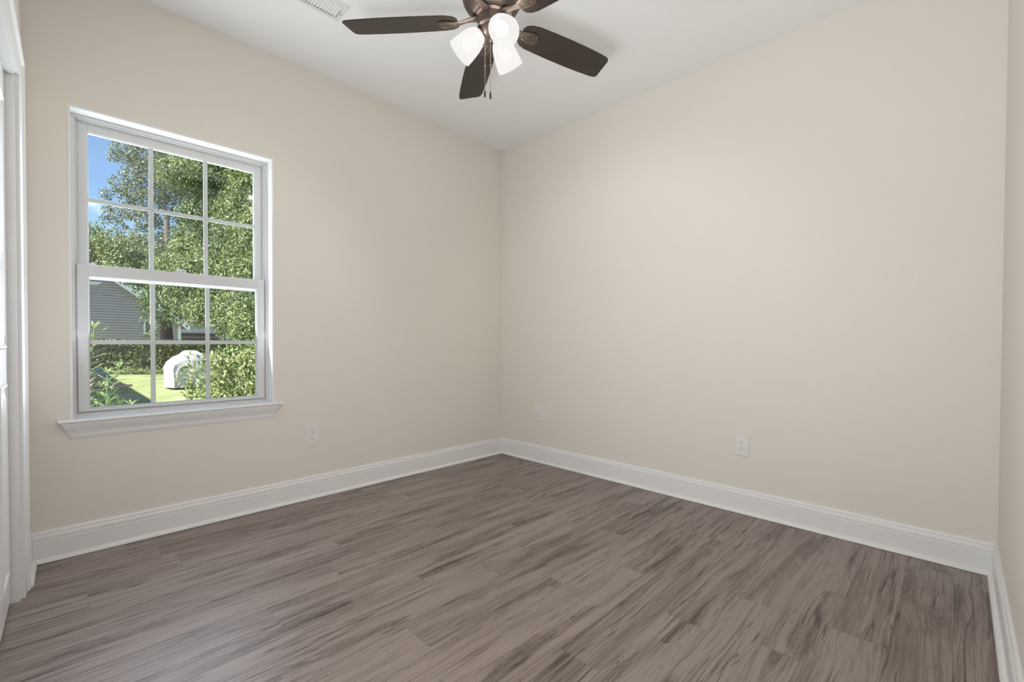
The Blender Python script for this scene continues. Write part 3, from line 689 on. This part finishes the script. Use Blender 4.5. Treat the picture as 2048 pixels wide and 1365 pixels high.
# oleander close to the window on the left
ol = empty('oleander', (-2.72, 1.25, G)); tag(ol, 'oleander shrub with long narrow leaves close outside the lower left panes', 'shrub')
O0 = Vector((-2.72, 1.25, G))
stems = [((-2.52, 1.63, .80), 3), ((-2.66, 1.12, .70), 3), ((-2.685, 1.14, 1.09), 4), ((-2.60, 1.28, .58), 2), ((-2.73, 1.45, .60), 3),
         ((-2.47, 1.45, .52), 2), ((-2.56, 1.15, .56), 3), ((-2.78, 1.10, 1.02), 3), ((-2.585, 1.70, .76), 2)]
m = MB(); GREENSTEM = mat('green_stem', (.16, .19, .08), .6)
for tip, nw in stems:
    tp = Vector(tip) - O0; b0 = Vector((rnd.uniform(-.1, .1), rnd.uniform(-.1, .1), 0))
    mid = b0.lerp(tp, .5) + Vector((0, 0, .04)); s_ = MB(); s_.tube([tuple(b0), tuple(mid), tuple(tp)], [.007, .005, .003], 6); s_.build('stem', GREENSTEM, ol, smooth=True)
    for wv in range(nw * 3):
        f_ = wv / (nw * 3); p = tp.lerp(mid, f_ * .85)
        for k in range(4 if wv else 7):
            a = k * 2 * math.pi / (4 if wv else 7) + wv * .8 + rnd.uniform(-.25, .25)
            el = (1.3 if wv == 0 else .75 - .3 * f_) + rnd.uniform(-.25, .2)
            d = Vector((math.cos(a), math.sin(a), el)); L_ = rnd.uniform(.085, .125) * (.75 if wv == 0 else 1)
            tip_d = d.normalized(); n_ = Vector((-math.cos(a) * el, -math.sin(a) * el, 1))
            sd_ = tip_d.cross(n_).normalized(); b = len(m.v); w_ = .0075
            q0 = p; q1 = p + tip_d * L_ * .4; q2 = p + tip_d * L_ * .8 + Vector((0, 0, -.006)); q3 = p + tip_d * L_ + Vector((0, 0, -.013))
            m.v += [tuple(q0), tuple(q1 + sd_ * w_), tuple(q2 + sd_ * w_ * .6), tuple(q3), tuple(q2 - sd_ * w_ * .6), tuple(q1 - sd_ * w_)]
            m.f.append((b, b + 1, b + 2, b + 3, b + 4, b + 5))
m.build('foliage', OLEAF, ol)

# covered grill on the lawn
gr = empty('covered_grill', (-.47, 10.1, G), R(8)); gr.scale = (1, 1, .86); tag(gr, 'barbecue grill under a white cloth cover standing on the lawn', 'grill')
COVER = mat('white_vinyl_cover', (.50, .49, .55), .55, vary=(5, .05), bump=(6, .6))
GP = [(-.52, .05), (-.53, .30), (-.535, .62), (-.50, .76), (-.36, .88), (-.24, .95), (-.22, 1.00), (-.16, 1.04), (.02, 1.04), (.08, .98), (.24, .93), (.42, .82), (.50, .70), (.52, .40), (.51, .05)]
m = MB(); secs = []
for k in range(9):
    f_ = k / 8; y = -.32 + .64 * f_; edge = abs(2 * f_ - 1) ** 3
    secs.append([(x * (1 - .05 * edge) + .012 * math.sin(z * 23 + y * 17), y + .014 * math.sin(x * 21 + z * 9), .05 + (z - .05) * (1 - .16 * edge)) for x, z in GP])
m.loft(secs); m.build('cover', COVER, gr, autosmooth=50)
m = MB(); fold = [(-.42, .10), (-.44, .45), (-.38, .58), (-.24, .63), (-.12, .58), (-.10, .40), (-.16, .12)]
m.tube([(x, -.335, z) for x, z in fold], [.012, .02, .024, .022, .02, .016, .01], 8); m.build('fold', COVER, gr, smooth=True)
for x in (-.42, .42):
    for y in (-.22, .22):
        MB().lathe([(0, -.02), (.045, -.02), (.05, -.012), (.05, .012), (.045, .02), (0, .02)], 20, T((x, y, .05)) @ Matrix.Rotation(R(90), 4, 'Y')).build('wheel', mat('black_rubber', (.015, .015, .015), .6), gr, smooth=False)
MB().box(-.46, .46, -.26, .26, .06, .10).build('base_shelf', SLOT, gr)

# brick planter, hose reel, flat stone on the left
BR = bpy.data.materials.new('red_brown_brick'); BR.use_nodes = True
t = BR.node_tree; bt_ = t.nodes.new('ShaderNodeTexBrick'); cc = t.nodes.new('ShaderNodeTexCoord'); mpx = t.nodes.new('ShaderNodeMapping')
mpx.inputs['Rotation'].default_value = (R(90), 0, 0)
bt_.inputs['Color1'].default_value = (.30, .15, .12, 1); bt_.inputs['Color2'].default_value = (.42, .27, .22, 1); bt_.inputs['Mortar'].default_value = (.22, .19, .17, 1)
bt_.inputs['Scale'].default_value = 1; bt_.inputs['Brick Width'].default_value = .2; bt_.inputs['Row Height'].default_value = .07; bt_.inputs['Mortar Size'].default_value = .008
t.links.new(cc.outputs['Object'], mpx.inputs[0]); t.links.new(mpx.outputs[0], bt_.inputs['Vector']); t.links.new(bt_.outputs[0], t.nodes['Principled BSDF'].inputs['Base Color'])
t.nodes['Principled BSDF'].inputs['Roughness'].default_value = .9
pl = empty('brick_planter', (-2.42, 11.0, G)); tag(pl, 'low red-brown brick planter at the left edge of the lawn, before the hose', 'planter')
m = MB(); m.box(-.42, .42, -.35, -.23, 0, .22); m.box(-.42, -.30, -.23, .30, 0, .22); m.box(.30, .42, -.23, .30, 0, .22); m.box(-.30, .30, .18, .30, 0, .22); m.build('brickwork', BR, pl, bevel=.006)
m = MB(); m.box(-.30, .30, -.23, .18, 0, .19); m.build('soil', mat('dark_soil', (.05, .035, .028), 1.0, vary=(20, .4)), pl)
pk = MB(); pk.lathe([(0, .19), (.13, .19), (.15, .24), (.17, .36), (.19, .40), (.19, .42), (.16, .42), (.15, .38), (0, .37)], 24, T((.10, 0, 0))); pk.build('pot', mat('weathered_terracotta', (.30, .20, .17), .9, vary=(9, .3)), pl, autosmooth=40)

hr = empty('hose_reel', (-2.04, 12.1, G)); hr.scale = (.7, .7, .7); tag(hr, 'teal garden hose wound on a grey reel, left edge of the lawn', 'hose')
HG = mat('grey_reel_plastic', (.22, .24, .27), .5); TEAL = mat('teal_hose', (.02, .50, .52), .35, vary=(8, .2))
m = MB(); sh_ = [(-.34, 0), (-.34, .42), (-.26, .58), (-.10, .64), (.06, .60), (.16, .48), (.18, .30), (.20, 0)]
for y0, y1 in ((-.16, -.13), (.13, .16)): m.loft([[(x, y0, z) for x, z in sh_], [(x, y1, z) for x, z in sh_]])
m.box(-.34, .18, -.13, .13, 0, .03); m.build('housing', HG, hr, bevel=.006)
m = MB()
for k in range(5):
    rr = .20 + .02 * (k % 3); cx = -.0
    m.tube([(cx + rr * math.cos(q * .2618), -.185 - .012 * (k % 2) - .004 * k, .38 + rr * math.sin(q * .2618)) for q in range(25)], 0.017, 8)
m.tube([(.09, -.19, .38), (.14, -.20, .24), (.17, -.22, .10), (.15, -.26, .015), (.05, -.3, .012)], .011, 8)
m.build('hose', TEAL, hr, smooth=True)
MB().lathe([(0, -.15), (.05, -.15), (.05, .15), (0, .15)], 20, T((-.06, -.0, .38)) @ Matrix.Rotation(R(90), 4, 'X')).build('drum', HG, hr, autosmooth=40)

bd = empty('leaning_board', (-2.36, 12.3, G)); tag(bd, 'pale weathered board leaning above the brick planter, left edge of the view', 'board')
MB().box(-.035, .035, -.012, .012, 0, .62, Matrix.Rotation(R(-36), 4, 'Y') @ Matrix.Rotation(R(0), 4, 'X')).build('board', mat('pale_weathered_wood', (.40, .37, .39), .8, vary=(9, .15)), bd, bevel=.004)
bd.location = (-2.10, 11.6, G)

fl = MB(); ptsf = [(-.30, -.14), (-.10, -.20), (.20, -.17), (.34, -.04), (.28, .13), (.02, .19), (-.24, .13)]
fl.loft([[(x, y, 0) for x, y in ptsf], [(x * .97, y * .97, .06) for x, y in ptsf]])
tag(fl.build('stepping_stone', mat('tan_sandstone', (.40, .31, .24), .85, vary=(8, .2)), bevel=.01, loc=(-1.80, 11.5, G)), 'flat tan stepping stone lying in the grass beside the hose reel', 'stone')

# grey sided house with a gable
SID = bpy.data.materials.new('grey_lap_siding'); SID.use_nodes = True
t = SID.node_tree; SID_b = t.nodes['Principled BSDF']; SID_b.inputs['Base Color'].default_value = (.47, .425, .435, 1); SID_b.inputs['Roughness'].default_value = .7
WHITEX = mat('white_exterior_trim', (.80, .80, .84), .6)
ROOF = mat('grey_shingles', (.16, .15, .15), .95, bump=(20, .8), vary=(12, .3))
def siding(mb, x0, x1, ztop, y, z0):
    z = z0; e = .115
    while True:
        za, zb = z, z + e
        # clip the course to the gable outline
        a0, a1 = ztop(x0), ztop(x1)
        def lim(zz):
            xs = [x0 + (x1 - x0) * i / 60 for i in range(61)]; ok = [x for x in xs if ztop(x) >= zz]
            return (min(ok), max(ok)) if ok else None
        l = lim(zb)
        if not l or l[1] - l[0] < .05: break
        la = lim(za)
        zc_ = za + .034; mb.add([(la[0], y - .060, zc_), (la[1], y - .060, zc_), (l[1], y - .030, zb), (l[0], y - .030, zb), (la[0], y, zc_), (la[1], y, zc_), (l[1], y, zb), (l[0], y, zb)], [(0, 1, 2, 3), (0, 4, 5, 1), (3, 2, 6, 7)])
        z = zb
hs = empty('house', (-1.6, 23, G)); tag(hs, 'grey house with horizontal siding and white gable trim behind the hedge', 'house')
AZ, EZ, HW = 4.08 - G, 1.78 - G, 3.0       # apex, eave, half width (local)
top = lambda x: AZ - (AZ - EZ) * abs(x) / HW
m = MB(); m.loft([[(-HW, .001, 0), (HW, .001, 0), (HW, .001, EZ), (0, .001, AZ), (-HW, .001, EZ)], [(-HW, 5, 0), (HW, 5, 0), (HW, 5, EZ), (0, 5, AZ), (-HW, 5, EZ)]])
siding(m, -HW, HW, top, 0, .02); m.build('wall', SID, hs)
m = MB(); sl = (AZ - EZ) / HW
for s in (-1, 1):
    m.loft([[(0, y, AZ + .02), (0, y, AZ + .17), (s * (HW + .3), y, EZ - sl * .3 + .17), (s * (HW + .3), y, EZ - sl * .3 + .02)] for y in (-.32, 5.2)])
m.build('roof', ROOF, hs)
m = MB()
for s in (-1, 1):
    m.loft([[(0, y, AZ + .16), (s * (HW + .32), y, EZ - sl * .32 + .16), (s * (HW + .32), y, EZ - sl * .32 - .09), (0, y, AZ - .09)] for y in (-.35, -.325)])
    m.loft([[(0, y, AZ + .01), (s * (HW + .3), y, EZ - sl * .3 + .01), (s * (HW + .3), y, EZ - sl * .3), (0, y, AZ)] for y in (-.325, -.01)])
m.build('rake_board', WHITEX, hs)
m = MB(); m.box(HW - .09, HW + .02, -.075, .0, 0, EZ); m.build('corner_trim', WHITEX, hs)
# half-round gable vent
m = MB(); vz = AZ - .62; vp = [(.30 * math.cos(a), .30 * math.sin(a)) for a in [math.pi * k / 14 for k in range(15)]]
m.loft([[(x, y, vz - z * .45) for x, z in vp] for y in (-.09, -.016)]); m.build('gable_vent', WHITEX, hs)
wn = MB(); wx0, wx1, wz0, wz1 = 1.66, 2.16, 1.27 - G, 1.90 - G
frame_ring(wn, wx0, wx1, wz0, wz1, .07, -.085, -.012); wnf = wn.build('window', WHITEX, hs)
MB().box(wx0 + .07, wx1 - .07, -.075, -.065, wz0 + .07, wz1 - .07).build('glass', mat('dark_window_glass', (.10, .13, .17), .08, spec=.8), wnf)

h2 = empty('far_house', (4.4, 34.0, G)); h2.scale = (1.16, 1, 1.04); tag(h2, 'pale lilac-grey far building with a dark opening, glimpsed under the big tree', 'house')
m = MB(); m.box(-1.15, 4.5, 0, 4, 0, 2.25); m.build('wall', mat('lilac_grey_siding', (.44, .42, .48), .7), h2)
m = MB(); m.box(-1.16, -1.04, -.03, 0, 0, 2.25); m.box(-1.16, 4.5, -.04, 0, 2.15, 2.27); m.build('trim', WHITEX, h2)
m = MB(); m.box(-.95, .9, -.02, 0, 1.32, 1.55); m.box(-.95, .9, -.02, 0, .95, 1.24); m.build('opening', mat('dark_opening', (.04, .035, .04), .6), h2)
m = MB(); m.box(-.95, .9, -.04, 0, 1.24, 1.32); m.build('rail', mat('dusty_red_rail', (.30, .17, .16), .7), h2)
m = MB(); m.loft([[(x, -.4, 2.27), (x, 2, 3.3), (x, 4.4, 2.27)] for x in (-1.4, 4.8)]); m.build('roof', ROOF, h2)

# overhead cable
cb = MB(); cb.tube([(-5.2, 23.6, 3.55), (-4.0, 22.45, 3.32), (-2.85, 21.27, 3.06), (-1.86, 20.26, 2.79), (-.24, 18.6, 2.50), (1.2, 17.2, 2.44), (2.4, 16.0, 2.53), (6, 12.6, 3.2)], .012, 6)
tag(cb.build('overhead_cable', SLOT, smooth=True), 'thin dark cable sagging across the grey siding', 'cable')

# wing of this same house outside to the left, whose shade falls on the lawn
wg = MB(); wg.box(-9.6, -4.45, 4.6, 17.6, G, 3.8); wg.loft([[(-10.0, y, 3.8), (-7.0, y, 4.6), (-4.1, y, 3.8)] for y in (4.2, 18.0)])
S(wg.build('wall_wing', SID))
